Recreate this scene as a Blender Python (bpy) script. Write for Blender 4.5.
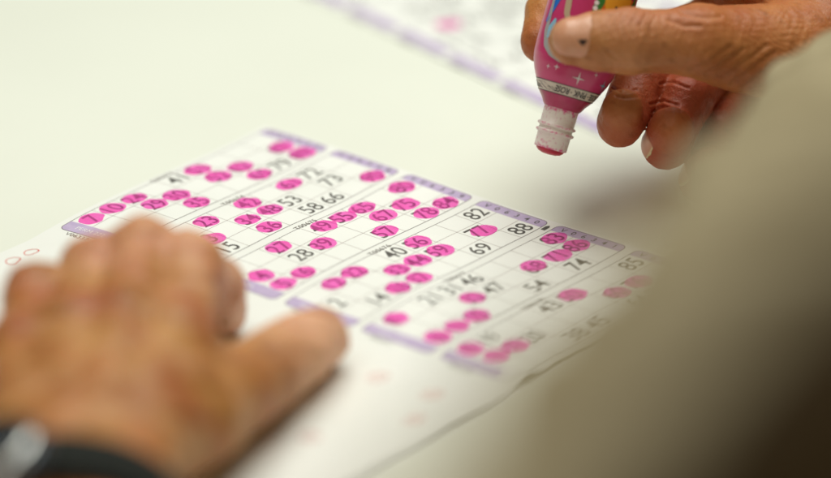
import bpy, math, random
import numpy as np
from mathutils import Vector, Matrix
random.seed(7); rng = np.random.default_rng(7)
for o in list(bpy.data.objects): bpy.data.objects.remove(o)
SC = bpy.context.scene
COL = SC.collection
MM = 0.001

# ------------------------------------------------------------------ camera, world, lights, exposure
PITCH = .4232; FPX = 3500.; DIST = 1298.
RGT = np.array([1, 0, 0.]); FWD = np.array([0, math.cos(PITCH), -math.sin(PITCH)]); UPV = np.array([0, math.sin(PITCH), math.cos(PITCH)])
CAM = -FWD * DIST
cd = bpy.data.cameras.new('camera'); cam = bpy.data.objects.new('camera', cd); COL.objects.link(cam)
cd.sensor_width = 36; cd.lens = FPX / 831 * 36; cd.clip_start = .01; cd.clip_end = 50
cam.location = Vector(CAM * MM); cam.rotation_euler = (math.pi/2 - PITCH, 0, 0)
cd.dof.use_dof = True; cd.dof.focus_distance = 1.304; cd.dof.aperture_fstop = 2.95
SC.camera = cam
w = bpy.data.worlds.new('World'); SC.world = w; w.use_nodes = True
bg = w.node_tree.nodes['Background']; bg.inputs[0].default_value = (1, .88, .68, 1); bg.inputs[1].default_value = .06
def area(name, loc, tgt, size, power, col):
    l = bpy.data.lights.new(name, 'AREA'); l.shape = 'RECTANGLE'; l.size, l.size_y = size; l.energy = power; l.color = col
    o = bpy.data.objects.new(name, l); COL.objects.link(o); o.location = loc
    o.rotation_euler = (Vector(tgt) - Vector(loc)).to_track_quat('-Z', 'Y').to_euler(); return o
area('ceiling_light', (.12, .30, 1.0), (.08, .03, 0), (.9, .7), 10.9, (.97, 1, .94))
area('ceiling_light', (-.22, -.48, 1.30), (.05, -.02, 0), (1.1, .9), 7.2, (1, .95, .84))
SC.view_settings.view_transform = 'Standard'; SC.view_settings.look = 'None'
SC.view_settings.exposure = 0; SC.view_settings.gamma = 1
SC.render.engine = 'CYCLES'

def ZP(px, py, z):
    d = FWD + ((px-415.5)*RGT + (239-py)*UPV)/FPX
    return CAM + d * ((z - CAM[2]) / d[2])
def DP(px, py, d):
    k = DIST - d
    return CAM + k*(FWD + ((px-415.5)*RGT + (239-py)*UPV)/FPX)

# ------------------------------------------------------------------ materials
def mat(name, col, rough=.5, **kw):
    m = bpy.data.materials.new(name); m.use_nodes = True
    b = m.node_tree.nodes['Principled BSDF']
    b.inputs['Base Color'].default_value = (*col, 1); b.inputs['Roughness'].default_value = rough
    for k, v in kw.items(): b.inputs[k.replace('_', ' ')].default_value = v
    return m
def N(m, t, **kw):
    n = m.node_tree.nodes.new(t)
    for k, v in kw.items(): setattr(n, k, v)
    return n
def L(m, a, b): m.node_tree.links.new(a, b)
def noisy(m, c1, c2, scale, bump=0, bscale=None, detail=4, lo=.35, hi=.65, bdist=.0002):
    b = m.node_tree.nodes['Principled BSDF']
    tc = N(m, 'ShaderNodeTexCoord'); n = N(m, 'ShaderNodeTexNoise'); n.inputs['Scale'].default_value = scale; n.inputs['Detail'].default_value = detail
    L(m, tc.outputs['Object'], n.inputs['Vector'])
    r = N(m, 'ShaderNodeValToRGB'); r.color_ramp.elements[0].position = lo; r.color_ramp.elements[1].position = hi
    r.color_ramp.elements[0].color = (*c1, 1); r.color_ramp.elements[1].color = (*c2, 1)
    L(m, n.outputs['Fac'], r.inputs['Fac']); L(m, r.outputs['Color'], b.inputs['Base Color'])
    if bump:
        n2 = N(m, 'ShaderNodeTexNoise'); n2.inputs['Scale'].default_value = bscale or scale; n2.inputs['Detail'].default_value = 6
        L(m, tc.outputs['Object'], n2.inputs['Vector'])
        bp = N(m, 'ShaderNodeBump'); bp.inputs['Strength'].default_value = bump; bp.inputs['Distance'].default_value = bdist
        L(m, n2.outputs['Fac'], bp.inputs['Height']); L(m, bp.outputs['Normal'], b.inputs['Normal'])
    return m
M_table = noisy(mat('table_laminate', (.8, .8, .7), .62, Specular_IOR_Level=.25), (.79, .81, .71), (.82, .84, .74), 6, .15, 900)
M_paper = noisy(mat('paper', (.86, .86, .8), .8), (.83, .84, .79), (.86, .865, .82), 30, .25, 260, bdist=.0003)
M_panel = noisy(mat('ticket_paper', (.88, .88, .83), .8), (.85, .86, .81), (.88, .885, .84), 30, .2, 260, bdist=.0003)
M_line = mat('grid_ink', (.34, .27, .25), .8)
M_border = mat('border_ink', (.16, .13, .13), .8)
M_num = noisy(mat('number_ink', (.07, .065, .06), .7), (.075, .07, .062), (.15, .14, .125), 500)
M_small = mat('small_print_ink', (.22, .2, .18), .8)
M_lav = noisy(mat('lavender_ink', (.5, .4, .62), .8), (.50, .405, .60), (.56, .46, .65), 300)
M_white = mat('white_print', (.85, .84, .86), .8)
M_red = mat('red_pen', (.75, .10, .07), .6)
def dye(name, dif, tr, fac):
    m = bpy.data.materials.new(name); m.use_nodes = True; nt = m.node_tree
    for n in list(nt.nodes):
        if n.type != 'OUTPUT_MATERIAL': nt.nodes.remove(n)
    out = nt.nodes['Material Output']
    d = N(m, 'ShaderNodeBsdfDiffuse'); d.inputs[0].default_value = (*dif, 1)
    t = N(m, 'ShaderNodeBsdfTransparent'); t.inputs[0].default_value = (*tr, 1)
    mx = N(m, 'ShaderNodeMixShader')
    tc = N(m, 'ShaderNodeTexCoord'); n = N(m, 'ShaderNodeTexNoise'); n.inputs['Scale'].default_value = 160; n.inputs['Detail'].default_value = 3
    L(m, tc.outputs['Object'], n.inputs['Vector'])
    mr = N(m, 'ShaderNodeMapRange'); mr.inputs[1].default_value = .3; mr.inputs[2].default_value = .7; mr.inputs[3].default_value = fac-.14; mr.inputs[4].default_value = fac+.14
    L(m, n.outputs['Fac'], mr.inputs[0]); L(m, mr.outputs[0], mx.inputs[0])
    L(m, t.outputs[0], mx.inputs[2]); L(m, d.outputs[0], mx.inputs[1]); L(m, mx.outputs[0], out.inputs[0])
    return m
M_dab = dye('dauber_ink', (1, .14, .52), (1, .52, .88), .66)
M_bleed = dye('bled_ink', (.88, .72, .70), (1, .95, .95), .75)

def skin(name, c1, c2, c3, bumpd):
    m = mat(name, c1, .48); b = m.node_tree.nodes['Principled BSDF']
    b.inputs['Subsurface Weight'].default_value = .35; b.inputs['Subsurface Radius'].default_value = (1, .35, .18); b.inputs['Subsurface Scale'].default_value = .004
    b.inputs['Specular IOR Level'].default_value = .38
    tc = N(m, 'ShaderNodeTexCoord')
    n = N(m, 'ShaderNodeTexNoise'); n.inputs['Scale'].default_value = 48; n.inputs['Detail'].default_value = 5; L(m, tc.outputs['Object'], n.inputs['Vector'])
    r = N(m, 'ShaderNodeValToRGB'); r.color_ramp.elements[0].position = .36; r.color_ramp.elements[1].position = .66
    r.color_ramp.elements[0].color = (*c1, 1); r.color_ramp.elements[1].color = (*c2, 1); L(m, n.outputs['Fac'], r.inputs['Fac'])
    a = N(m, 'ShaderNodeAttribute'); a.attribute_name = 'flush_shade'  # skin redness, plus painted shade on the right fingers
    mx = N(m, 'ShaderNodeMix', data_type='RGBA'); L(m, a.outputs['Fac'], mx.inputs[0]); L(m, r.outputs['Color'], mx.inputs[6]); mx.inputs[7].default_value = (*c3, 1)
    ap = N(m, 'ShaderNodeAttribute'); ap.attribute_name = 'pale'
    mp = N(m, 'ShaderNodeMix', data_type='RGBA'); L(m, ap.outputs['Fac'], mp.inputs[0]); L(m, mx.outputs[2], mp.inputs[6]); mp.inputs[7].default_value = (.82, .46, .28, 1); mx = mp  # lighter skin colour mixed in where the hand is lit
    # sparse freckles and age spots
    v = N(m, 'ShaderNodeTexNoise'); v.inputs['Scale'].default_value = 210; v.inputs['Detail'].default_value = 2; L(m, tc.outputs['Object'], v.inputs['Vector'])
    vr = N(m, 'ShaderNodeMapRange'); vr.inputs[1].default_value = .60; vr.inputs[2].default_value = .72; vr.inputs[3].default_value = 0; vr.inputs[4].default_value = .35; L(m, v.outputs['Fac'], vr.inputs[0])
    m2 = N(m, 'ShaderNodeMix', data_type='RGBA'); L(m, vr.outputs[0], m2.inputs[0]); L(m, mx.outputs[2], m2.inputs[6]); m2.inputs[7].default_value = (c1[0]*.55, c1[1]*.45, c1[2]*.4, 1)
    L(m, m2.outputs[2], b.inputs['Base Color'])
    vo = N(m, 'ShaderNodeTexVoronoi', feature='DISTANCE_TO_EDGE'); vo.inputs['Scale'].default_value = 800; L(m, tc.outputs['Object'], vo.inputs['Vector'])
    n3 = N(m, 'ShaderNodeTexNoise'); n3.inputs['Scale'].default_value = 420; n3.inputs['Detail'].default_value = 6; L(m, tc.outputs['Object'], n3.inputs['Vector'])
    ad = N(m, 'ShaderNodeMath', operation='ADD'); L(m, vo.outputs['Distance'], ad.inputs[0]); L(m, n3.outputs['Fac'], ad.inputs[1])
    bp = N(m, 'ShaderNodeBump'); bp.inputs['Strength'].default_value = .55; bp.inputs['Distance'].default_value = bumpd
    L(m, ad.outputs[0], bp.inputs['Height']); L(m, bp.outputs['Normal'], b.inputs['Normal'])
    rr = N(m, 'ShaderNodeMapRange'); rr.inputs[3].default_value = .40; rr.inputs[4].default_value = .6; L(m, n3.outputs['Fac'], rr.inputs[0]); L(m, rr.outputs[0], b.inputs['Roughness'])
    return m
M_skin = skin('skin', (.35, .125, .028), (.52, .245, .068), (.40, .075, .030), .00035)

# ------------------------------------------------------------------ mesh helpers
def mesh_obj(name, V, F, mats, parent=None, smooth=True, mi=None):
    me = bpy.data.meshes.new(name); me.from_pydata([tuple(map(float, v)) for v in np.asarray(V)*MM], [], [tuple(map(int, f)) for f in F])
    for m in (mats if isinstance(mats, (list, tuple)) else [mats]): me.materials.append(m)
    if smooth: me.polygons.foreach_set('use_smooth', [True]*len(me.polygons))
    if mi is not None: me.polygons.foreach_set('material_index', np.asarray(mi, dtype=np.int32))
    me.update()
    o = bpy.data.objects.new(name, me); COL.objects.link(o)
    if parent: o.parent = parent; o.matrix_parent_inverse = parent.matrix_world.inverted() if False else Matrix.Translation(-parent.location)
    return o
def empty(name, loc_mm):
    o = bpy.data.objects.new(name, None); o.empty_display_size = .02; COL.objects.link(o); o.location = Vector(np.asarray(loc_mm)*MM); return o
def tag(o, label=None, cat=None, group=None, kind=None):
    if label: o['label'] = label
    if cat: o['category'] = cat
    if group: o['group'] = group
    if kind: o['kind'] = kind
    return o
_tc = {}
def text_geo(s, size=1.0, xs=1.0, bold=0.0, shear=0.0, spacing=1.0):
    key = (s, xs, bold, shear, spacing)
    if key not in _tc:
        c = bpy.data.curves.new('t', 'FONT'); c.body = s; c.align_x = 'CENTER'; c.offset = bold; c.resolution_u = 4; c.shear = shear; c.space_character = spacing
        o = bpy.data.objects.new('t', c); COL.objects.link(o); bpy.context.view_layer.update()
        dg = bpy.context.evaluated_depsgraph_get(); me = bpy.data.meshes.new_from_object(o.evaluated_get(dg))
        V = np.array([v.co[:] for v in me.vertices]) if len(me.vertices) else np.zeros((0, 3)); F = [tuple(p.vertices) for p in me.polygons]
        bpy.data.objects.remove(o); bpy.data.curves.remove(c); bpy.data.meshes.remove(me)
        if len(V):
            V[:, 0] -= (V[:, 0].min()+V[:, 0].max())/2; V[:, 1] -= (V[:, 1].min()+V[:, 1].max())/2
            h = V[:, 1].max()-V[:, 1].min(); V /= h; V[:, 0] *= xs
        _tc[key] = (V, F)
    V, F = _tc[key]
    return V[:, :2]*size, F
class MB:
    def __init__(s): s.V = []; s.F = []; s.M = []; s.n = 0
    def add(s, V, F, m=0):
        V = np.asarray(V, float); s.V.append(V); s.F += [tuple(i+s.n for i in f) for f in F]; s.M += [m]*len(F); s.n += len(V)
    def build(s, name, mats, parent=None, smooth=True): return mesh_obj(name, np.concatenate(s.V), s.F, mats, parent, smooth, s.M)

# ------------------------------------------------------------------ table
ta = math.radians(50.8)
tu = np.array([math.cos(ta), math.sin(ta)]); tv = np.array([math.sin(ta), -math.cos(ta)])   # along the table / towards the player
def tslab(u0, u1, v0, v1, z0, z1, r=8):
    prof = []
    for z, ins in ((z0, 4), (z0+4, 0), (z1-6, 0), (z1-2.5, 1), (z1-.6, 3), (z1, 6)):
        ring = []
        for cx, cy, a0 in ((u1-r, v1-r, 0), (u0+r, v1-r, 90), (u0+r, v0+r, 180), (u1-r, v0+r, 270)):
            for k in range(5):
                a = math.radians(a0+k*22.5); ring.append((cx+(r-ins)*math.cos(a), cy+(r-ins)*math.sin(a), z))
        prof.append(ring)
    n = len(prof[0]); V = [tu*p[0]+tv*p[1] for R in prof for p in R]; Z = [p[2] for R in prof for p in R]
    V = np.c_[np.array(V), Z]; F = []
    for i in range(len(prof)-1):
        for k in range(n): F.append((i*n+k, i*n+(k+1) % n, (i+1)*n+(k+1) % n, (i+1)*n+k))
    F.append(tuple(range(n))[::-1]); F.append(tuple((len(prof)-1)*n+k for k in range(n))); return V, F
V, F = tslab(-1500, 1500, -900, 330, -26, 0)
tb = mesh_obj('table', V, [f[::-1] for f in F], M_table, smooth=False)
tag(tb, 'smooth pale cream table top that the bingo sheets and hands rest on', 'table')

# ------------------------------------------------------------------ bingo sheets
PT = 36.0; U = 3.182*PT; HT = .88*PT; XL = -3.5; EBL = 3.8; EBR = 5.3; CW = (U-EBL-EBR)/9; RH = HT/3
WC = np.array([[-0.00736, 0.01324], [-0.00418, 0.05129], [-0.01496, 0.01838], [0.06042, 0.04046], [-0.02543, 0.08013], [0.00251, -0.05009], [0.0014, -0.35584], [0.03006, 0.01528], [0.01097, 0.02372], [0.01735, -0.0382]])
class Sheet:
    def __init__(s, org, ang, warp, waves): s.o = np.array(org, float); s.a = ang; s.w = warp; s.waves = waves
    def map(s, A, z=0.):
        A = np.asarray(A, float); u = A[:, 0]/U; v = A[:, 1]/PT
        if s.w:
            uc = np.clip(u, -.15, 1.05)-.5; vc = (np.clip(v, -.1, 6)-3)/3
            B = np.stack([1+0*uc, uc, vc, uc*uc, uc*vc, vc*vc, uc**3, uc*uc*vc, uc*vc*vc, vc**3], 1)
            D = B@WC; u = u+D[:, 0]; v = v+D[:, 1]
        x = u*U; y = -v*PT
        ca, sa = math.cos(s.a), math.sin(s.a)
        return np.stack([s.o[0]+ca*x-sa*y, s.o[1]+sa*x+ca*y, z+s.waves(A[:, 0], A[:, 1])], 1)
def wav_main(a, b):
    z = .9+.45*np.sin(a/19+b/47)*np.sin(b/31+.6)+.25*np.sin(a/8.5-b/60)*np.cos(b/22)
    e = np.clip((b-5.55*PT)/(.42*PT), 0, 1)
    z = z+e*e*(.2+.3*np.sin(a/23+.8)+2.4*np.exp(-((a-2)/6)**2))
    t = np.clip((.6*PT-b)/(.7*PT), 0, 1); z = z*(1-.55*t*t)
    return np.maximum(z, .25)
main = Sheet((-3.6379*PT, .3861*PT), .8866, True, wav_main)
d2 = ZP(517, 89, 0)-ZP(351.6, 9.4, 0); ang2 = math.atan2(d2[1], d2[0])+math.pi/2
far = Sheet(ZP(351.6, 9.4, 0)[:2], ang2, False, lambda a, b: .5+.2*np.sin(a/15+b/40))
def grid_sheet(sh, a0, a1, b0, b1, step, z, jag=0):
    na = max(2, int((a1-a0)/step)); nb = max(2, int((b1-b0)/step))
    A, B = np.meshgrid(np.linspace(a0, a1, na+1), np.linspace(b0, b1, nb+1), indexing='ij')
    if jag:
        B[:, -1] += jag*(np.sin(A[:, -1]/5.3)+.6*np.sin(A[:, -1]/2.1+1)); B[:, 0] += .3*jag*np.sin(A[:, 0]/9)
    V = sh.map(np.stack([A.ravel(), B.ravel()], 1), z); F = []
    for i in range(na):
        for j in range(nb):
            k = i*(nb+1)+j; F.append((k, k+1, k+nb+2, k+nb+1)[::-1])
    return V, [f[::-1] for f in F]
def ribbon(sh, pts, wd, z, closed=False, dense=2.0):
    P = [np.array(pts[0], float)]
    seq = list(pts[1:])+([pts[0]] if closed else [])
    for q in seq:
        q = np.array(q, float); d = np.linalg.norm(q-P[-1]); n = max(1, int(d/dense)); p0 = P[-1]
        for k in range(1, n+1): P.append(p0+(q-p0)*k/n)
    P = np.array(P); T = np.gradient(P, axis=0)
    if closed: T[0] = T[-1] = P[1]-P[-2]
    T /= np.linalg.norm(T, axis=1)[:, None]+1e-9; Nn = np.stack([-T[:, 1], T[:, 0]], 1)
    V = sh.map(np.concatenate([P+Nn*wd/2, P-Nn*wd/2]), z); n = len(P)
    return V, [(k, k+1, n+k+1, n+k) for k in range(n-1)]
def rrect(a0, a1, b0, b1, r, n=5):
    out = []
    for ca, cb, s0 in ((a1-r, b1-r, 0), (a0+r, b1-r, 90), (a0+r, b0+r, 180), (a1-r, b0+r, 270)):
        for k in range(n+1):
            t = math.radians(s0+k*90/n); out.append((ca+r*math.cos(t), cb+r*math.sin(t)))
    return out
def txt(sh, s, ca, cb, size, z, xs=1., bold=0., rot=0, **kw):
    V, F = text_geo(s, size, xs, bold, **kw)
    P = np.stack([V[:, 0], -V[:, 1]], 1)                 # text up = towards smaller b
    c, q = math.cos(rot), math.sin(rot); P = np.stack([c*P[:, 0]-q*P[:, 1], q*P[:, 0]+c*P[:, 1]], 1)
    return sh.map(P+np.array([ca, cb]), z), F
def band_geo(sh, left, b0, z):
    # lavender end band with two rounded outer corners
    r = 2.6; n = 6; out = []
    if left:
        pts = [(EBL, b0)]+[(XL+r-r*math.sin(t), b0+r-r*math.cos(t)) for t in np.linspace(0, math.pi/2, n)]+[(XL+r-r*math.cos(t), b0+HT-r+r*math.sin(t)) for t in np.linspace(0, math.pi/2, n)]+[(EBL, b0+HT)]
    else:
        pts = [(U-EBR, b0)]+[(U-r+r*math.sin(t), b0+r-r*math.cos(t)) for t in np.linspace(0, math.pi/2, n)]+[(U-r+r*math.cos(t), b0+HT-r+r*math.sin(t)) for t in np.linspace(0, math.pi/2, n)]+[(U-EBR, b0+HT)]
    # strips across b so it follows the waves
    bs = sorted(set([round(p[1], 4) for p in pts]+[b0+k*HT/16 for k in range(17)]))
    inner = EBL if left else U-EBR; arr = np.array(pts[1:-1])
    V = []; 
    for b in bs:
        t = min(b-b0, b0+HT-b); ins = 0 if t >= r else r-math.sqrt(max(0, r*r-(r-t)**2))
        V += [(inner, b), ((XL+ins if left else U-ins), b)]
    return sh.map(np.array(V), z), [(2*k, 2*k+1, 2*k+3, 2*k+2) for k in range(len(bs)-1)]
def dab_geo(sh, a, b, ra, rb, z, seed):
    q = np.random.default_rng(seed); ph = q.uniform(0, 6.28, 5); am = q.uniform(.0, .03, 5); th = np.linspace(0, 2*math.pi, 48, endpoint=False)
    V = [(a, b)]
    for k, s in enumerate((.33, .66, 1.)):
        rr = s*(1+sum(am[i]*np.sin((i+2)*th+ph[i]) for i in range(5))+(q.normal(0, .008, 48) if s == 1 else 0))
        V += list(zip(a+ra*rr*np.cos(th), b+rb*rr*np.sin(th)))
    F = [(0, 1+k, 1+(k+1) % 48) for k in range(48)]
    for s in range(2): F += [(1+s*48+k, 1+(s+1)*48+k, 1+(s+1)*48+(k+1) % 48, 1+s*48+(k+1) % 48) for k in range(48)]
    return sh.map(np.array(V), z), F
NUMS = [
 [{0:7,1:10,2:24,4:41,5:51},{2:29,3:30,5:52,6:62,8:87},{0:6,3:35,6:65,7:79,8:89}],
 [{0:3,2:23,4:42,6:61,7:72},{1:13,3:34,4:48,5:53,7:73},{1:15,3:36,5:58,6:66,8:90}],
 [{2:27,4:49,5:55,6:65,8:80},{0:4,2:28,3:39,6:67,7:75},{0:5,1:16,5:57,7:78,8:84}],
 [{1:12,2:22,4:40,5:56,8:82},{0:2,3:33,4:44,5:59,7:77},{1:14,2:26,3:37,6:69,8:88}],
 [{0:8,2:21,3:31,4:46,8:83},{3:32,4:47,6:68,7:71,8:86},{0:6,1:11,2:25,5:54,7:74}],
 [{0:9,1:19,4:43,5:50,8:85},{0:1,1:17,2:20,6:60,7:76},{3:38,4:45,6:64,7:70,8:81}]]
# dabbed cells: (ticket,row,col) -> offset in mm of the dab from the cell centre
DABS = {(0,0,0):(0,0),(0,0,1):(0,0),(0,0,2):(0,0),(0,0,5):(0,0),(0,1,2):(.5,-.5),(0,1,3):(0,0),(0,1,5):(0,0),(0,1,6):(1,0),(0,1,8):(1,0),(0,2,3):(0,0),(0,2,6):(0,0),(0,2,8):(1,0),
 (1,0,2):(0,0),(1,0,4):(0,0),(1,0,6):(0,0),(1,1,1):(2,1.5),(1,1,3):(0,0),(1,1,4):(.5,0),(1,2,3):(0,0),(1,2,8):(.5,0),
 (2,0,2):(0,-.5),(2,0,4):(1.6,.3),(2,0,5):(1,0),(2,0,6):(0,0),(2,0,8):(0,0),(2,1,0):(0,0),(2,1,3):(1,0),(2,1,6):(0,0),(2,1,7):(1,0),(2,2,0):(-.3,0),(2,2,1):(0,0),(2,2,5):(.8,-.5),(2,2,7):(.4,.4),(2,2,8):(0,.3),
 (3,0,1):(0,0),(3,0,2):(0,0),(3,0,5):(1.5,0),(3,1,3):(.3,0),(3,1,4):(.3,0),(3,1,5):(1.3,.5),(3,1,7):(1.4,1.2),(3,2,2):(0,0),(3,2,3):(0,0),
 (4,0,0):(2.6,0),(4,0,8):(1.2,.4),(4,1,3):(0,0),(4,1,6):(1,-1.2),(4,1,7):(1.4,.4),(4,1,8):(1,.2),(4,2,0):(0,0),(4,2,1):(.5,0),(4,2,2):(.5,0),
 (5,0,0):(0,0),(5,0,5):(1.6,.3),(5,1,0):(1.5,0),(5,1,1):(1.5,0),(5,1,6):(1.2,.5),(5,1,7):(1.8,.5)}
def build_ticket(sh, parent, t, nums, dabs, serial, edge, perm, detail=True):
    b0 = t*PT; mb = MB()
    V, F = grid_sheet(sh, EBL, U-EBR, b0, b0+HT, 2.2, .035); mb.add(V, F, 0)
    for k in range(1, 9): V, F = ribbon(sh, [(EBL+k*CW, b0), (EBL+k*CW, b0+HT)], .17, .07); mb.add(V, F, 1)
    for k in range(1, 3): V, F = ribbon(sh, [(EBL, b0+k*RH), (U-EBR, b0+k*RH)], .19, .075); mb.add(V, F, 1)
    V, F = ribbon(sh, rrect(XL, U, b0, b0+HT, 2.6), .26, .08, True, 1.5); mb.add(V, F, 2)
    tk = mb.build('ticket', [M_panel, M_line, M_border], parent)
    for lf in (True, False):
        V, F = band_geo(sh, lf, b0, .05); mesh_obj('end_band', V, F, M_lav, tk)
    mb = MB()
    for r in range(3):
        for c, n in nums[r].items():
            V, F = txt(sh, str(n), EBL+(c+.5)*CW, b0+(r+.5)*RH, 7.5, .10, .88, .005); mb.add(V, F)
    mb.build('numbers', [M_num], tk, False)
    if detail:
        V, F = txt(sh, serial, EBL+4.35*CW, b0-.6, 2.5, .10, 1.0, .006, spacing=1.1); mesh_obj('serial_number', V, F, M_small, tk, False)
        mb = MB()
        for k, ch in enumerate(edge):
            V, F = txt(sh, ch, U-EBR/2, b0+4.2+k*4.7, 2.7, .10, 1.0, .01, rot=math.pi/2); mb.add(V, F, 0)
        mb.build('edge_code', [M_num], tk, False)
        V, F = txt(sh, perm, (XL+EBL)/2, b0+12.5, 2.3, .11, 1.0, rot=math.pi/2); mesh_obj('perm_mark', V, F, M_white, tk, False)
        V, F = txt(sh, edge, XL-2.0, b0+10.5, 2.2, .10, 1.1, rot=math.pi/2); mesh_obj('margin_code', V, F, M_small, tk, False)
        if t == 3:   # small black arrow mark printed beside ticket four
            V = sh.map(np.array([(U-EBR-1.5, b0+HT+.9), (U-EBR+1.6, b0+HT+.9), (U-EBR+3.0, b0+HT+1.8), (U-EBR+1.6, b0+HT+2.7), (U-EBR-1.5, b0+HT+2.7)]), .10); mesh_obj('printed_arrow', V, [(0, 1, 2, 3, 4)], M_num, tk, False)
    for (r, c), (da, db) in dabs.items():
        q = np.random.default_rng(t*100+r*10+c)
        ra = 5.55*q.uniform(.92, 1.06); rb = 4.75*q.uniform(.92, 1.05)
        V, F = dab_geo(sh, EBL+(c+.5)*CW+da+q.uniform(-.3, .3), b0+(r+.5)*RH+db, ra, rb, .14+.004*((r*9+c) % 7), t*100+r*10+c)
        mesh_obj('ink_dab', V, F, M_dab, tk)
    return tk
# sheet under the main one, its edge just showing
shU = Sheet((-3.6379*PT, .3861*PT), .8866, True, lambda a, b: .06+.05*np.sin(a/30))
V, F = grid_sheet(shU, -150, U+1.0, -2.2, 6.03*PT, 3, 0)
us = mesh_obj('bingo_sheet', V, F, M_paper); tag(us, 'plain white sheet lying under the marked bingo sheet, only its edge showing', 'paper sheet')
V, F = grid_sheet(main, -150, U+1.4, -3.0, 5.985*PT, 1.6, 0, .25)
ms = mesh_obj('bingo_sheet', V, F, M_paper); tag(ms, 'white bingo sheet of six tickets covered in bright pink dabs, under the hand', 'bingo sheet')
for t in range(6):
    build_ticket(main, ms, t, NUMS[t], {(r, c): o for (tt, r, c), o in DABS.items() if tt == t}, 'T0067%d' % (3+t), 'V0634'+str((7+t) % 10) if t > 2 else 'V0633'+str(7+t), 'PERM %d' % (222+t))
# red pen loops in the left margin
mb = MB()
for (a, b, s, e) in ((-26, 5.4, 2.6, 0), (-36.0, 6.0, 2.9, 1), (-46.5, 5.5, 2.8, 2)):
    q = np.random.default_rng(e); th = np.linspace(.3, 2*math.pi+.75, 40)
    rr = s*(1+.16*np.cos(2*th+e)+.08*np.sin(3*th+e))
    V, F = ribbon(main, list(zip(a+rr*np.cos(th)*1.0+.3*th/6, b+rr*np.sin(th)*.9)), .34, .08, dense=1); mesh_obj('pen_loop', V, F, M_red, ms)
# pink ink that has bled through from the page below
mb = MB()
def margin(px, py):
    w_ = ZP(px, py, 1)[:2]-main.o; ca, sa = math.cos(main.a), math.sin(main.a); return ca*w_[0]+sa*w_[1], sa*w_[0]-ca*w_[1]
for i, (px, py, s) in enumerate(((367, 379, 4.5), (422, 398, 4.5), (405, 424, 4), (300, 440, 4))):
    a, b = margin(px, py); V, F = dab_geo(main, a, b, s, s*.9, .08, 900+i); mesh_obj('bled_mark', V, F, M_bleed, ms)
# far sheet
V, F = grid_sheet(far, -5.5, U+60, -3*PT, 5.0*PT, 4, 0)
fs = mesh_obj('bingo_sheet', V, F, M_paper); tag(fs, 'second bingo sheet behind the pink dauber, out of focus at the top of the picture', 'bingo sheet')
q = random.Random(3)
for t in range(-1, 5):
    rows = []
    for r in range(3):
        cs = sorted(q.sample(range(9), 5)); rows.append({c: (c*10+q.randint(1, 9) if c else q.randint(1, 9)) for c in cs})
    build_ticket(far, fs, t, rows, {(0, 1): (0, 0)} if t == 1 else {}, 'T00680', 'V06350', 'PERM 230', True)
del q

# ------------------------------------------------------------------ SDF toolkit
def s_cone(P, a, b, ra, rb):
    a = np.asarray(a, np.float32); b = np.asarray(b, np.float32); ba = b-a; l2 = float(ba@ba)
    pa = P-a; t = np.clip((pa@ba)/max(l2, 1e-6), 0, 1)
    d = pa-t[..., None]*ba
    return np.sqrt((d*d).sum(-1))-(ra+(rb-ra)*t)
def s_ell(P, c, ax, R):
    # ellipsoid; ax rows = unit axes, R = radii
    q = (P-np.asarray(c, np.float32))@np.asarray(ax, np.float32).T; R = np.asarray(R, np.float32)
    k0 = np.sqrt(((q/R)**2).sum(-1)); k1 = np.sqrt(((q/(R*R))**2).sum(-1))
    return k0*(k0-1)/np.maximum(k1, 1e-6)
def smin(a, b, k):
    h = np.clip(.5+.5*(b-a)/k, 0, 1); return b+(a-b)*h-k*h*(1-h)
def surface_nets(fn, lo, hi, h):
    lo = np.array(lo, float); n = np.ceil((np.array(hi)-lo)/h).astype(int)+1
    G = np.empty(n, np.float32); ys, zs = np.meshgrid(lo[1]+h*np.arange(n[1]), lo[2]+h*np.arange(n[2]), indexing='ij')
    for i0 in range(0, n[0], 8):
        i1 = min(n[0], i0+8); P = np.empty((i1-i0, n[1], n[2], 3), np.float32)
        P[..., 0] = (lo[0]+h*np.arange(i0, i1))[:, None, None]; P[..., 1] = ys; P[..., 2] = zs
        G[i0:i1] = fn(P)
    S = G < 0
    cnt = np.zeros(n-1, np.int8); cs = [(i, j, k) for i in (0, 1) for j in (0, 1) for k in (0, 1)]
    sl = lambda A, c: A[c[0]:A.shape[0]-1+c[0], c[1]:A.shape[1]-1+c[1], c[2]:A.shape[2]-1+c[2]]
    for c in cs: cnt += sl(S, c)
    act = (cnt > 0) & (cnt < 8); idx = np.argwhere(act); vid = -np.ones(n-1, np.int64); vid[act] = np.arange(len(idx))
    acc = np.zeros((len(idx), 3)); num = np.zeros(len(idx))
    for a in cs:
        for ax in range(3):
            if a[ax] == 1: continue
            b = list(a); b[ax] = 1; ga = G[tuple((idx+a).T)]; gb = G[tuple((idx+b).T)]
            m = (ga < 0) != (gb < 0); t = np.where(m, ga/np.where(m, ga-gb, 1), 0)
            p = np.tile(np.array(a, float), (len(idx), 1)); p[:, ax] = t; acc += p*m[:, None]; num += m
    V = lo+h*(idx+acc/num[:, None]); F = []
    for ax in range(3):
        o1, o2 = (ax+1) % 3, (ax+2) % 3
        A = S.take(range(0, n[ax]-1), ax); B = S.take(range(1, n[ax]), ax); e = np.argwhere(A != B)
        e = e[(e[:, o1] > 0) & (e[:, o2] > 0) & (e[:, o1] < n[o1]-1) & (e[:, o2] < n[o2]-1)]
        q = []
        for d1, d2 in ((1, 1), (0, 1), (0, 0), (1, 0)):
            c = e.copy(); c[:, o1] -= d1; c[:, o2] -= d2; q.append(vid[tuple(c.T)])
        q = np.stack(q, 1); ins = S[tuple(e.T)]
        q[~ins] = q[~ins][:, ::-1]; F.append(q)
    return V, np.concatenate(F)
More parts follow.
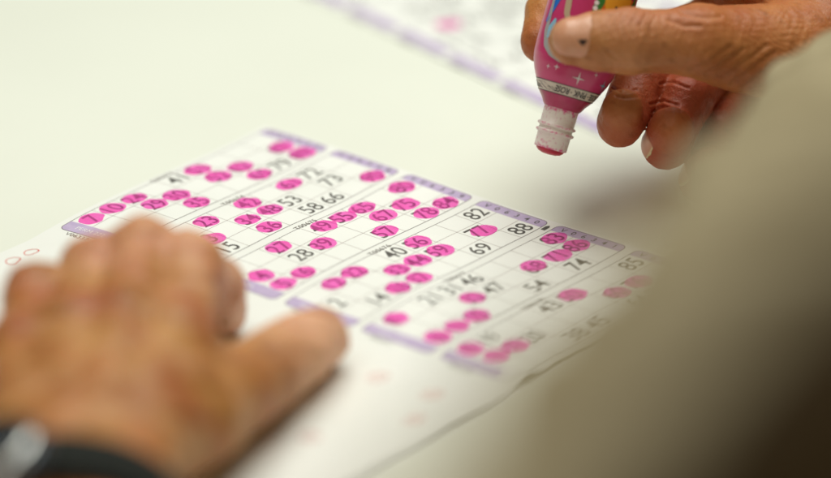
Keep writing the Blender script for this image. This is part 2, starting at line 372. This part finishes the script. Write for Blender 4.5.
def subdiv(V, F, lv=1):
    me = bpy.data.meshes.new('s'); me.from_pydata(V.tolist(), [], F.tolist()); o = bpy.data.objects.new('s', me); COL.objects.link(o)
    m = o.modifiers.new('s', 'SUBSURF'); m.levels = lv; bpy.context.view_layer.update()
    e = o.evaluated_get(bpy.context.evaluated_depsgraph_get()); m2 = bpy.data.meshes.new_from_object(e)
    W = np.empty(len(m2.vertices)*3); m2.vertices.foreach_get('co', W); W = W.reshape(-1, 3)
    Q = np.empty(len(m2.loops), np.int32); m2.loops.foreach_get('vertex_index', Q); Q = Q.reshape(-1, 4)
    bpy.data.objects.remove(o); return W, Q
def grad(fn, P, e=.4):
    P = P.astype(np.float32); g = np.stack([fn(P+np.eye(3, dtype=np.float32)[i]*e)-fn(P-np.eye(3, dtype=np.float32)[i]*e) for i in range(3)], -1)
    return g/(np.linalg.norm(g, axis=-1, keepdims=True)+1e-9)
def vnoise(P, s, seed=0):
    # smooth sum-of-sines noise
    r = np.random.default_rng(seed); out = 0
    for _ in range(7):
        k = r.normal(size=3); k /= np.linalg.norm(k); out = out+np.sin(P@k*6.28/(s*r.uniform(.7, 1.5))+r.uniform(0, 6.28))
    return out/7**.5
def project_to(fn, P, n=4):
    for _ in range(n): P = P-grad(fn, P)*fn(P.astype(np.float32))[..., None]
    return P
def nail(name, fn, c, along, normal, ln, wd, parent, mats, free=.10, spot=None, thick=.45):
    along = along/np.linalg.norm(along); normal = normal-along*(normal@along); normal /= np.linalg.norm(normal); side = np.cross(along, normal)
    nu, nv = 26, 18; V = []; T = []
    for i in range(nu+1):
        u = -1+2*i/nu
        for j in range(nv+1):
            v = -1+2*j/nv
            # superellipse outline
            wv = math.sqrt(max(0, 1-abs(u)**3.2)) if u < 0 else math.sqrt(max(0, 1-abs(u)**4))
            V.append(c+along*u*ln/2+side*v*wv*wd/2); T.append((u, v))
    T = np.array(T); P = project_to(fn, np.array(V)+normal*2, 6)
    ed = np.maximum(np.abs(T[:, 0])**6, np.abs(T[:, 1])**6)
    top = P+normal*(thick*(1-ed*.55)+.10*np.cos(T[:, 1]*1.5))[:, None]
    bot = P-normal*1.0
    n1 = nv+1; F = []; off = len(P)
    for i in range(nu):
        for j in range(nv): F.append((i*n1+j, i*n1+j+1, (i+1)*n1+j+1, (i+1)*n1+j))
    bd = [(0, j) for j in range(nv)]+[(i, nv) for i in range(nu)]+[(nu, j) for j in range(nv, 0, -1)]+[(i, 0) for i in range(nu, 0, -1)]
    for k in range(len(bd)):
        a = bd[k]; b = bd[(k+1) % len(bd)]; a = a[0]*n1+a[1]; b = b[0]*n1+b[1]; F.append((a, off+a, off+b, b))
    o = mesh_obj(name, np.concatenate([top, bot]), F, mats, parent)
    at = o.data.attributes.new('free', 'FLOAT', 'POINT'); f = np.concatenate([T[:, 0]+.10*T[:, 1]**2]*2)
    val = np.clip((f-(1-2*free))/.12, 0, 1); at.data.foreach_set('value', val.astype(np.float32))
    return o, side
M_nail = mat('nail', (.62, .33, .22), .3); M_nail.node_tree.nodes['Principled BSDF'].inputs['Subsurface Weight'].default_value = .15
M_nail.node_tree.nodes['Principled BSDF'].inputs['Subsurface Scale'].default_value = .002
def _nail():
    m = M_nail; b = m.node_tree.nodes['Principled BSDF']; a = N(m, 'ShaderNodeAttribute'); a.attribute_name = 'free'
    tc = N(m, 'ShaderNodeTexCoord'); n = N(m, 'ShaderNodeTexNoise'); n.inputs['Scale'].default_value = 260; L(m, tc.outputs['Object'], n.inputs['Vector'])
    r = N(m, 'ShaderNodeValToRGB'); r.color_ramp.elements[0].color = (.56, .26, .14, 1); r.color_ramp.elements[1].color = (.64, .33, .20, 1); L(m, n.outputs['Fac'], r.inputs['Fac'])
    mx = N(m, 'ShaderNodeMix', data_type='RGBA'); L(m, a.outputs['Fac'], mx.inputs[0]); L(m, r.outputs['Color'], mx.inputs[6]); mx.inputs[7].default_value = (.70, .55, .30, 1)
    L(m, mx.outputs[2], b.inputs['Base Color'])
_nail()

# ------------------------------------------------------------------ the player
person = empty('person', (-120, -850, 0))
tag(person, 'person in beige shirt and dark vest, one hand on the sheet, one holding the dauber', 'person')
A = lambda *p: np.array(p, np.float32)
# --- left hand (palm down on the sheet), world millimetres
lw = A(-104, -262, 27)
LM = dict(i=A(-77, -166, 38), m=A(-94, -162, 42), r=A(-111, -163, 39), p=A(-127, -168, 35))
LP = dict(i=A(-76, -118, 42), m=A(-92, -113, 45), r=A(-108, -117, 41), p=A(-126, -130, 37))
LD = dict(i=A(-68, -98, 26), m=A(-86, -94, 25), r=A(-105, -99, 23), p=A(-126, -116, 18))
LT = dict(i=A(-67, -83, 10), m=A(-84, -86, 10), r=A(-104, -91, 10), p=A(-126, -104, 9))
def left_hand(P):
    d = None; fin = None
    for k, rm, rp, rd, rt in (('i', 12.6, 11.8, 9.9, 8.8), ('m', 13, 12.0, 9.8, 8.8), ('r', 12.6, 11.0, 9.4, 8.5), ('p', 12, 11.2, 9.0, 7.6)):
        M, Pp, D, T = LM[k], LP[k], LD[k], LT[k]
        mid = (M+Pp)/2+A(0, 0, -1.0)
        f = smin(s_cone(P, M, mid, rm, rp-1.2), s_cone(P, mid, Pp, rp-1.2, rp), 4)
        f = smin(f, s_cone(P, Pp+A(0, 2, 1), Pp+A(0, 4, -2), rp-.4, rp-.4), 3)
        m2 = (Pp+D)/2; f = smin(f, s_cone(P, Pp, m2, rp, rd-.3), 2.5); f = smin(f, s_cone(P, m2, D, rd-.3, rd), 2.5); f = smin(f, s_cone(P, D, T, rd, rt), 2.5)
        hand = smin(s_cone(P, lw+A((M[0]-lw[0])*.45, 0, 0), M, 16, rm-.5), s_cone(P, M+A(0, -1, 1.5), M+A(0, 4, 1.0), rm-1.2, rm-2.2), 4)
        fin = f if fin is None else smin(fin, f, 1.8)
        d = hand if d is None else smin(d, hand, 8)
    for k in 'imrp': d = smin(d, s_cone(P, LM[k]+A(0, -2, 5), LM[k]+A(0, 3, 4.5), 9.3, 8.8), 4)
    d = smin(d, fin, 4)
    th = s_cone(P, A(-98, -232, 22), A(-72, -190, 23), 17, 16)
    th = smin(th, s_cone(P, A(-72, -190, 23), A(-50, -147, 17.5), 16.5, 13.2), 5)
    th = smin(th, s_cone(P, A(-50, -147, 17.5), A(-39, -122, 14.5), 13.0, 12.2), 3)
    th = smin(th, s_cone(P, A(-39, -122, 14.5), A(-33, -109, 12), 11.8, 10.4), 3)
    d = smin(d, th, 9)
    web = s_cone(P, A(-82, -176, 28), A(-70, -170, 22), 13, 9); d = smin(d, web, 8)
    wr = s_cone(P, A(-116, -258, 26), A(-116, -340, 27), 19, 23); wr = smin(wr, s_cone(P, A(-95, -258, 26), A(-92, -340, 27), 18, 23), 8)
    wr = smin(wr, s_cone(P, A(-104, -340, 28), A(-92, -470, 48), 30, 37), 12)
    d = smin(d, wr, 12)
    for k in 'imr': d = smin(d, s_cone(P, lw+A((LM[k][0]-lw[0])*.4, 8, 13), LM[k]+A(0, -4, 8.8), 1.8, 2.0), 7)
    return d
V, F = surface_nets(left_hand, (-156, -420, -2), (-12, -66, 72), 1.7)
V, F = subdiv(V, F)
V = V+grad(left_hand, V)*(.35*vnoise(V, 12, 5)+.18*vnoise(V, 5, 6))[:, None]
VL, FL = V, F
litL = np.clip(.95*np.exp(-(np.linalg.norm(V-A(-36, -114, 15), axis=1)/36)**2)+.45*np.exp(-(np.linalg.norm(V-A(-68, -95, 28), axis=1)/20)**2)+.45*np.exp(-(np.linalg.norm(V-A(-92, -112, 50), axis=1)/32)**2)+.12*vnoise(V, 22, 33), 0, .9)  # light on thumb, index tip and knuckle tops put into the skin colour
flL = np.zeros(len(V))
for k in 'imrp':
    flL += .40*np.exp(-(np.linalg.norm(V-LP[k], axis=1)/15)**2)+.35*np.exp(-(np.linalg.norm(V-LM[k], axis=1)/14)**2)+.6*np.exp(-(np.linalg.norm(V-LT[k], axis=1)/14)**2)
flL += .30*np.clip(vnoise(V, 26, 31), -1, 1)*(V[:, 1] < -120)
flL += .35*np.exp(-(np.linalg.norm(V-A(-33, -108, 12), axis=1)/22)**2)

# --- right hand, defined by image position and depth (mm towards the camera)
R = lambda *p: DP(*p).astype(np.float32)
T0, T1, T2, T3 = R(790, 54, 0), R(698, 41, 20), R(630, 41, 27), R(573, 41, 27.5)
RI = [R(735, -40, -20), R(655, -75, -30), R(585, -50, -30), R(549, 12, -25)]
I_tip = R(541, 42, -17)
RM_ = [R(748, 0, -36), R(688, 36, -44), R(640, 80, -16), R(620, 124, -2)]
RR = [R(758, 35, -46), R(716, 62, -44), R(686, 100, -14), R(666, 146, -5)]
RP = [R(775, 75, -50), R(748, 95, -42), R(722, 132, -22), R(700, 182, -14)]
RW = R(870, 48, -22)
def right_hand(P):
    th = smin(s_cone(P, T0, T1, 19.5, 12.3), s_cone(P, R(735, 52, 8), T1, 13.5, 12), 5)
    th = smin(th, s_cone(P, T1, (T1+T2)/2, 12.2, 10.7), 4)
    th = smin(th, s_cone(P, (T1+T2)/2, T2, 10.7, 11.6), 4)
    th = smin(th, s_cone(P, T2, R(600, 41, 27.5), 11.4, 10.6), 4)
    th = smin(th, s_cone(P, R(600, 41, 27.5), T3, 10.4, 9.0), 3)
    palm = None
    for q, r0 in ((RI[0], 12), (RM_[0], 13), (RR[0], 13), (RP[0], 12)):
        c = s_cone(P, RW+(q-RW)*.1, q, 18, r0); palm = c if palm is None else smin(palm, c, 8)
    wr = smin(s_cone(P, R(850, 30, -12), R(960, 60, -5), 21, 25), s_cone(P, R(850, 66, -22), R(960, 90, -15), 19, 25), 12)
    palm = smin(palm, wr, 14)
    ths = smin(th, palm, 10)
    fs_ = None
    for ch, rad in ((RI+[I_tip], (12, 10.5, 9.3, 8.6, 7.8)), (RM_, (12, 10.8, 10.2, 8.8)), (RR, (12, 10.2, 9.9, 9.0)), (RP, (11, 9.2, 8.6, 7.8))):
        f = None
        for k in range(len(ch)-1):
            c = s_cone(P, ch[k], ch[k+1], rad[k], rad[k+1]); f = c if f is None else smin(f, c, 2.5)
        fs_ = f if fs_ is None else smin(fs_, f, 1.5)
    # finger pads: bellies of the bent fingertips
    for c, r_ in ((R(621, 112, 4), 7.6), (R(670, 132, 2.5), 8.4), (R(704, 168, -9), 7)):
        fs_ = smin(fs_, s_cone(P, c, c+A(.5, 0, 1), r_, r_), 3)
    d = smin(fs_, palm, 5)
    return smin(d, ths, 1.2)
lo = DP(525, 200, -10); hi = DP(860, -60, 0)
V, F = surface_nets(right_hand, (36, -40, -8), (212, 125, 130), 1.0)
V, F = subdiv(V, F)
G = grad(right_hand, V)
tocam = CAM-V; tocam /= np.linalg.norm(tocam, axis=1)[:, None]
face = np.clip((G*tocam).sum(1)*3, 0, 1)
def pix(V):
    q = V-CAM; k = q@FWD; return np.stack([415.5+FPX*(q@RGT)/k, 239-FPX*(q@UPV)/k], 1), DIST-k
px, dep = pix(V)
def crease(pts, w_, depth, dmin=-999, side_bulge=.5):
    pts = np.array(pts, float); best = np.full(len(V), 1e9)
    for a, b in zip(pts[:-1], pts[1:]):
        ab = b-a; t = np.clip(((px-a)@ab)/(ab@ab), 0, 1); best = np.minimum(best, np.linalg.norm(px-a-t[:, None]*ab, axis=1))
    g = -depth*np.exp(-(best/w_)**2)+side_bulge*depth*np.exp(-((best-2.2*w_)/(1.3*w_))**2)
    return g*face*(dep > dmin)
disp = .10*vnoise(V, 7, 1)+.07*vnoise(V, 3.2, 2)
for c in (
    # folds over the thumb joint
    [(612, 16), (607, 26), (609, 37)], [(620, 13), (614, 24), (617, 36)], [(629, 12), (622, 24), (625, 38)], [(638, 12), (631, 24), (633, 36)], [(646, 14), (640, 25), (641, 33)],
    [(604, 48), (612, 56), (620, 60)], [(655, 16), (650, 26), (652, 34)]): disp += crease(c, 1.2, .24, 0)
for c in (
    # long folds from the thumb web towards the wrist
    [(724, 78), (745, 62), (766, 46)], [(732, 84), (752, 68), (775, 52)], [(742, 89), (762, 74), (784, 60)], [(755, 90), (775, 78), (796, 66)],
    [(690, 70), (712, 60), (730, 46)], [(706, 74), (726, 62), (742, 50)], [(668, 20), (684, 26), (700, 26)], [(680, 12), (700, 18), (720, 17)]): disp += crease(c, 2.0, .36, -12)
for c in (
    # finger creases
    [(650, 104), (664, 101), (678, 106)], [(652, 112), (664, 107), (680, 111)], [(660, 84), (672, 82), (688, 88)], [(612, 88), (622, 92), (636, 90)], [(616, 96), (626, 98), (638, 97)]): disp += crease(c, 1.3, .4, -40)
# fine dry-skin wrinkling along the thumb and wrist
wr_ = np.sin(px[:, 0]*.9+.35*px[:, 1]+2.2*vnoise(V, 11, 9))*np.clip(vnoise(V, 14, 8), 0, 1)
disp += .055*wr_*face+.06*np.sin(px[:, 1]*.9-.4*px[:, 0]+3*vnoise(V, 9, 4))*face*np.clip((px[:, 0]-700)/60, 0, 1)
V = V+G*disp[:, None]
flush_shade_R = .38*np.clip((px[:, 0]-600)/80, .25, 1)+.35*np.exp(-(np.linalg.norm(V-T2, axis=1)/13)**2)
for q_ in (RM_[3], RM_[2], RR[3], RR[2], RP[3], RP[2]): flush_shade_R += .75*np.exp(-(np.linalg.norm(V-q_, axis=1)/14)**2)  # finger redness, deepened to paint in the shade under the hand
flush_shade_R += .5*np.exp(-(np.linalg.norm(V-I_tip, axis=1)/12)**2)
VR, FR = V, F
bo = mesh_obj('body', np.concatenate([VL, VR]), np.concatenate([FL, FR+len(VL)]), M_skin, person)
at = bo.data.attributes.new('flush_shade', 'FLOAT', 'POINT'); at.data.foreach_set('value', np.clip(np.concatenate([flL, flush_shade_R]), 0, .9).astype(np.float32))
pa = np.concatenate([litL, .25*np.exp(-(np.linalg.norm(VR-T2, axis=1)/16)**2)*(V[:, 2] > 70)])
at = bo.data.attributes.new('pale', 'FLOAT', 'POINT'); at.data.foreach_set('value', pa.astype(np.float32))  # painted lightening of the lit skin
# nails
camd = CAM/np.linalg.norm(CAM)
nb, sd = nail('fingernail', right_hand, R(571, 34, 30).astype(float), (T3-T2).astype(float), camd+UPV*.15, 17.5, 15.5, bo, M_nail, .07)
# dried blood mark on the thumbnail
c0 = DP(583, 41.5, 40); P_ = [c0]; th = np.linspace(0, 6.283, 20, endpoint=False)
rr = 1.15*(1+.25*np.sin(3*th)+.15*np.sin(5*th+1)); P_ = np.array([c0]+[c0+RGT*a*math.cos(t)*1.2+UPV*a*math.sin(t)*.85 for a, t in zip(rr, th)]+[c0-RGT*3.4+UPV*1.0, c0-RGT*2.2+UPV*1.6, c0-RGT*1+UPV*.9, c0-RGT*1.2-UPV*.1])
for _ in range(40):
    dd = right_hand(P_.astype(np.float32)); P_ = P_-camd*(dd*.8)[:, None]
P_ = P_+camd*.75
mesh_obj('blood_mark', P_, [(0, 1+k, 1+(k+1) % 20) for k in range(20)], mat('dried_blood', (.02, .008, .006), .5), bo)
nail('fingernail', right_hand, R(651, 150, 0).astype(float), (RR[3]-RR[2]).astype(float), -RGT+camd*.12, 14, 10, bo, M_nail, .15)
nail('fingernail', right_hand, R(694, 176, -12).astype(float), (RP[3]-RP[2]).astype(float), -RGT*1.0+camd*.4, 11, 8.5, bo, M_nail, .12)
nail('fingernail', left_hand, np.array([-31, -108, 16.]), np.array([5, 14, -2.]), np.array([-.25, -.25, 1.]), 15, 13, bo, M_nail, .07)

# ------------------------------------------------------------------ shirt
M_shirt = noisy(mat('shirt_cloth', (.33, .31, .21), .9), (.27, .22, .12), (.40, .335, .20), 16, .5, 900, bdist=.0006)
ARM = [(DP(882, 108, 50), 35), (DP(850, 200, 260), 38), (DP(815, 280, 390), 38), (DP(800, 395, 550), 43), (DP(775, 560, 690), 50), (DP(798, 732, 800), 58)]
ARM = [(p.astype(np.float32), r_) for p, r_ in ARM]; SR = ARM[-1][0]; SL = A(-290, -800, 205)
def shirt(P):
    d = None
    for (p, r0), (q, r1) in zip(ARM[:-1], ARM[1:]):
        c = s_cone(P, p, q, r0, r1); d = c if d is None else smin(d, c, 14)
    l_ = s_cone(P, A(-98, -395, 40), A(-85, -520, 42), 42, 54); l_ = smin(l_, s_cone(P, A(-85, -520, 42), SL, 54, 70), 20)
    t_ = smin(s_cone(P, SR+A(10, -30, -45), SL, 66, 80), s_cone(P, A(-120, -790, 100), A(-120, -850, -230), 150, 165), 60)
    return smin(smin(d, t_, 40), l_, 30)
V, F = surface_nets(shirt, (-400, -1040, -420), (260, 60, 340), 9)
V, F = subdiv(V, F)
V = V+grad(shirt, V)*(5*vnoise(V, 80, 11)*np.abs(vnoise(V, 60, 12))+1.8*vnoise(V, 26, 13))[:, None]
so = mesh_obj('shirt', V, F, M_shirt, person)
V1 = DP(1075, 655, 860).astype(np.float32); V2 = DP(1200, 1350, 700).astype(np.float32)
def vest(P):
    d = smin(s_cone(P, V1, V2, 60, 105), s_cone(P, V1, V1+A(150, 60, -30), 60, 70), 25)
    return smin(d, s_cone(P, V2, A(-230, -880, 20), 110, 130), 40)
V, F = surface_nets(vest, (-380, -1040, -140), (400, -560, 370), 9)
V, F = subdiv(V, F)
V = V+grad(vest, V)*(3*vnoise(V, 90, 21))[:, None]
mesh_obj('vest', V, F, noisy(mat('vest_cloth', (.03, .02, .008), .95, Specular_IOR_Level=.1), (.04, .026, .010), (.06, .038, .015), 40), person)

# ------------------------------------------------------------------ wristwatch
M_strap = noisy(mat('watch_strap', (.012, .014, .012), .8, Specular_IOR_Level=.15), (.010, .012, .010), (.02, .022, .018), 300, .3, 900)
M_steel = mat('steel', (.75, .74, .70), .18, Metallic=1.0); M_gun = mat('gunmetal', (.10, .12, .15), .3, Metallic=.8)
M_dial = mat('watch_dial', (.03, .05, .08), .3); M_glass = mat('watch_glass', (.9, .95, 1), .03, Transmission_Weight=1.0)
wc = np.array([-106., -268., 27.])
wt = empty('wristwatch', wc); tag(wt, 'steel wristwatch on a dark rubber strap round the wrist of the hand on the sheet', 'watch')
def wring(th, off): # ellipse round the wrist
    return np.array([34.5*math.cos(th)+off*math.cos(th), 0, 22.5*math.sin(th)+off*math.sin(th)])
mb = MB(); n = 72; sec = [(-12, 0), (-12, 2.2), (-10.5, 3.3), (10.5, 3.3), (12, 2.2), (12, 0)]
Vs = []
for i in range(n):
    th = 2*math.pi*i/n
    for (y, o_) in sec: Vs.append(wc+wring(th, o_)+np.array([0, y, 0]))
Fs = [(i*6+k, i*6+(k+1) % 6, ((i+1) % n)*6+(k+1) % 6, ((i+1) % n)*6+k) for i in range(n) for k in range(6)]
mesh_obj('strap', Vs, Fs, M_strap, wt, True)
th = math.radians(120); nrm = np.array([math.cos(th)*.75, -.05, math.sin(th)]); nrm /= np.linalg.norm(nrm)
cc = wc+wring(th, 1.5)+np.array([0, -10, 0]); e1 = np.array([0, 1., 0]); e1 -= nrm*(e1@nrm); e1 /= np.linalg.norm(e1); e2 = np.cross(nrm, e1)
def lathe(prof, c, ax, x1, x2, n=48, cap=True):
    V = []; 
    for r, h in prof:
        for k in range(n): a = 2*math.pi*k/n; V.append(c+ax*h+(x1*math.cos(a)+x2*math.sin(a))*r)
    F = [(i*n+k, i*n+(k+1) % n, (i+1)*n+(k+1) % n, (i+1)*n+k) for i in range(len(prof)-1) for k in range(n)]
    if cap: F.append(tuple(range(n))[::-1]); F.append(tuple((len(prof)-1)*n+k for k in range(n)))
    return V, F
V, F = lathe([(17, 0), (19.5, 1.5), (20, 4), (19.5, 7), (19, 8)], cc, nrm, e1, e2); mesh_obj('case', V, F, M_gun, wt)
V, F = lathe([(19, 8.05), (18.6, 10), (17.2, 10.8), (16, 10.2), (15.8, 9.0)], cc, nrm, e1, e2, cap=False); mesh_obj('bezel', V, F, M_steel, wt)
V, F = lathe([(15.8, 8.3), (15.7, 8.5)], cc, nrm, e1, e2); mesh_obj('dial', V, F, M_dial, wt)
V, F = lathe([(15.9, 9.2), (15.9, 10.3), (13, 10.7), (6, 10.9)], cc, nrm, e1, e2); mesh_obj('glass', V, F, M_glass, wt)
V, F = lathe([(3, 19), (3, 23.5), (2.4, 24)], cc+nrm*4, e1, nrm, e2, 20); mesh_obj('crown', V, F, M_steel, wt)

# ------------------------------------------------------------------ dauber bottle
M_pink = noisy(mat('pink_label', (.55, .06, .2), .3, Coat_Weight=.12), (.52, .035, .14), (.60, .05, .18), 60)
M_plastic = noisy(mat('pink_plastic', (.42, .02, .12), .3, Coat_Weight=.1), (.34, .012, .06), (.44, .02, .10), 120)
M_cap = mat('white_plastic', (.80, .76, .72), .35)
def stained():
    m = M_cap; b = m.node_tree.nodes['Principled BSDF']; tc = N(m, 'ShaderNodeTexCoord'); n = N(m, 'ShaderNodeTexNoise'); n.inputs['Scale'].default_value = 900; n.inputs['Detail'].default_value = 3
    L(m, tc.outputs['Object'], n.inputs['Vector']); a = N(m, 'ShaderNodeAttribute'); a.attribute_name = 'stain'
    mu = N(m, 'ShaderNodeMath', operation='ADD'); L(m, n.outputs['Fac'], mu.inputs[0]); L(m, a.outputs['Fac'], mu.inputs[1])
    r = N(m, 'ShaderNodeValToRGB'); e = r.color_ramp.elements; e[0].position = .60; e[0].color = (.86, .79, .73, 1); e[1].position = .95; e[1].color = (.75, .08, .28, 1); L(m, mu.outputs[0], r.inputs['Fac'])
    x = r.color_ramp.elements.new(.70); x.color = (.80, .62, .62, 1)
    L(m, r.outputs['Color'], b.inputs['Base Color'])
stained()
M_tip = noisy(mat('ink_sponge', (.45, .01, .06), .3), (.40, .004, .02), (.55, .01, .04), 700, .4, 1500)
M_cream = mat('cream_label', (.66, .60, .50), .35); M_black = mat('black_print', (.02, .02, .02), .4)
M_silver = mat('silver_print', (.80, .80, .80), .25, Metallic=.6); M_blue = mat('blue_print', (.02, .16, .60), .3); M_sky = mat('light_blue_print', (.25, .5, .66), .3)
M_yel = mat('yellow_print', (.85, .42, .03), .3); M_green = mat('green_print', (.04, .22, .04), .3); M_or = mat('orange_print', (.75, .16, .02), .3); M_tan = mat('tan_print', (.5, .38, .25), .4)
B0 = DP(548.5, 154.5, -1); B1 = DP(577, 55, 1); bax = (B1-B0)/np.linalg.norm(B1-B0)
bn = camd-bax*(camd@bax); bn /= np.linalg.norm(bn); br = np.cross(bax, bn)
if br@RGT < 0: br = -br
dau = empty('dauber_bottle', B0); tag(dau, 'pink ink dauber bottle held upside down in the hand, white neck and red tip', 'bingo dauber')
def rb_(s): # radius of the body along its axis (mm from the tip)
    return float(np.interp(s, [17.6, 18.2, 20, 22.4, 26, 29.5, 33, 36, 40, 60, 92, 97, 100], [6.7, 7.3, 8.3, 10.2, 12.0, 13.8, 15.1, 15.7, 15.9, 15.9, 15.9, 14, 9]))
def W(x, s, off=0.): # x mm round the surface (0 faces the camera), s along the axis
    r = rb_(s)+off; a = x/rb_(s); return B0+bax*s+(bn*math.cos(a)+br*math.sin(a))*r
V, F = lathe([(.01, 0), (2.5, .15), (4.2, .7), (5.1, 1.5), (5.5, 2.4), (5.5, 6)], B0, bax, bn, br, 40); mesh_obj('sponge_tip', V, F, M_tip, dau)
prof = [(5.5, 2.3), (5.9, 2.15), (6.2, 2.5), (6.25, 3.4), (6.3, 7.6), (6.9, 7.9), (7.25, 8.3), (7.25, 8.8), (6.8, 9.1), (6.35, 9.3), (6.35, 10.2), (6.9, 10.4), (7.3, 10.8), (7.3, 11.3), (6.8, 11.6), (6.45, 11.8), (6.5, 14.5), (6.55, 17.2), (6.6, 18)]
V, F = lathe(prof, B0, bax, bn, br, 56, False); co = mesh_obj('neck', V, F, M_cap, dau)
at = co.data.attributes.new('stain', 'FLOAT', 'POINT'); st = []
for r, h in prof: st += [(.32 if h < 2.6 else .10 if h < 4 else .22 if r > 7.1 else .30 if h > 17 else 0.)+.06*math.sin(k*.7+h) for k in range(56)]
at.data.foreach_set('value', np.array(st, np.float32))
def lath_s(s0, s1, off, n=64, st=.8):
    ss = np.linspace(s0, s1, max(2, int((s1-s0)/st)+1)); return lathe([(rb_(s)+off, s) for s in ss], B0, bax, bn, br, n, False)
mb = MB(); V, F = lath_s(17.6, 100, 0); mb.add(V, F); 
body = mb.build('bottle_body', [M_plastic], dau)
V, F = lath_s(26.2, 92, .12); lab = mesh_obj('label', V, F, M_pink, dau)
def on(x, s, poly, off): return [W(x+a, s+b, off) for a, b in poly]
def patch(name, polys, m, off, parent=None):
    mb = MB()
    for x, s, poly in polys:
        c = np.mean(poly, 0); n = len(poly); P2 = [tuple(c)]+list(poly)
        # refine radially so it wraps
        V = [W(x+c[0], s+c[1], off)]
        for t in (.25, .5, .75, 1): V += [W(x+c[0]+(a-c[0])*t, s+c[1]+(b-c[1])*t, off) for a, b in poly]
        F = [(0, 1+k, 1+(k+1) % n) for k in range(n)]
        for q in range(3): F += [(1+q*n+k, 1+(q+1)*n+k, 1+(q+1)*n+(k+1) % n, 1+q*n+(k+1) % n) for k in range(n)]
        mb.add(V, F)
    return mb.build(name, [m], parent or lab, False)
def star(R_, r_=.16, rot=0):
    out = []
    for k in range(8):
        a = rot+k*math.pi/4; q = R_ if k % 2 == 0 else R_*r_; out.append((q*math.sin(a), q*math.cos(a)))
    # concave edges
    return out
def strip(name, pts, wd, m, off, parent=None):
    pts = np.array(pts, float); P = [pts[0]]
    for a, b in zip(pts[:-1], pts[1:]):
        k = max(1, int(np.linalg.norm(b-a)/.8)); P += [a+(b-a)*i/k for i in range(1, k+1)]
    P = np.array(P); T = np.gradient(P, axis=0); T /= np.linalg.norm(T, axis=1)[:, None]; Q = np.stack([-T[:, 1], T[:, 0]], 1)
    wd = np.interp(np.linspace(0, 1, len(P)), np.linspace(0, 1, len(wd)), wd)[:, None] if hasattr(wd, '__len__') else wd
    A_, B_ = P+Q*wd/2, P-Q*wd/2; n = len(P)
    V = [W(a[0], a[1], off) for a in A_]+[W(a[0], a[1], off) for a in B_]
    return mesh_obj(name, V, [(k, k+1, n+k+1, n+k) for k in range(n-1)], m, parent or lab)
# text band
V, F = lath_s(22.6, 26.3, .16, 80, .5); band = mesh_obj('text_band', V, F, M_cream, dau)
for s in (22.5, 26.25):
    V, F = lath_s(s, s+.28, .2, 80, .14); mesh_obj('band_rim', V, F, M_black, band)
mb = MB(); words = 'ROSE \u00b7 PINK \u00b7 '
r0 = rb_(24.4); circ = 2*math.pi*r0; nrep = 10; cell = circ/(nrep)
for k in range(nrep):
    wd_ = ('ROSE', 'PINK')[k % 2]
    V2, F2 = text_geo(wd_, 2.35, .80, .022, .15)
    xc = (k-.3)*cell
    # inverted bottle: letters stand with their tops towards the tip
    Vv = [W(xc-a*.92, 24.45-b, .24) for a, b in V2]; mb.add(Vv, F2)
    xd = xc+cell/2; mb.add([W(xd+.26*math.cos(t), 24.4+.26*math.sin(t), .24) for t in np.linspace(0, 6.28, 10, endpoint=False)], [tuple(range(10))])
mb.build('lettering', [M_black], band, False)
# printed stars, swooshes and a plain bright bloom pattern
patch('white_star', [(2.5, 30.0, star(2.6, .17)), (-6.5, 32.0, star(1.3, .2)), (-10.0, 31.4, star(1.0, .2)), (8.8, 33, star(1.0, .2)), (-3.5, 34, star(.8, .2))], M_white, .26)
patch('blue_star', [(14.5, 29.8, star(2.3, .2))], M_sky, .26)
strip('silver_line', [(-17, 62), (-16.4, 52), (-16, 44), (-14, 39), (-10.5, 36.2), (-6, 34.6), (0, 34.6)], [1.2, 1.5, 2.0, 2.4, 2.2, 1.6, .6], M_silver, .26)
strip('blue_patch', [(-17.5, 47), (-15.2, 55), (-13.0, 66)], [1.2, 4.2, 4.5], M_blue, .25)
strip('blue_patch', [(-14.2, 41.5), (-13.6, 45.5), (-12.5, 49)], [1, 3.0, 1], M_sky, .27)
strip('tan_line', [(-5.5, 47), (-8.5, 52), (-9.5, 60), (-8, 70)], [1.6, 2.6, 2.4, 2.0], M_tan, .26)
el = lambda ra, rb, n=20: [(ra*math.cos(t), rb*math.sin(t)) for t in np.linspace(0, 6.283, n, endpoint=False)]
patch('green_leaf', [(2.2, 58, [(1.6*math.cos(t)*(1+.25*math.sin(6*t)), 7*math.sin(t)) for t in np.linspace(0, 6.283, 36, endpoint=False)]), (18.5, 58, [(2.0*math.cos(t)*(1+.25*math.sin(5*t)), 6*math.sin(t)) for t in np.linspace(0, 6.283, 36, endpoint=False)])], M_green, .26)
patch('orange_bloom', [(10, 60.0, [((8+1.6*math.sin(9*t))*math.cos(t), (8+1.6*math.sin(9*t))*math.sin(t)) for t in np.linspace(0, 6.283, 72, endpoint=False)])], M_or, .25)
patch('yellow_bloom', [(10, 60.5, el(6.0, 6.2))], M_yel, .28)
patch('seed_dot', [(7.5, 56.6, el(.7, .9, 10)), (10, 55.8, el(.6, .8, 10)), (12.6, 56.6, el(.7, .9, 10)), (9, 58.6, el(.6, .7, 10)), (11.6, 58.8, el(.6, .7, 10))], M_black, .31)
patch('white_dot', [(1.2, 52.5+2*k, el(.9, .9, 10)) for k in range(4)]+[(21, 56+2*k, el(.7, .8, 10)) for k in range(3)], M_white, .29)
print('built', len(bpy.data.objects), 'objects')
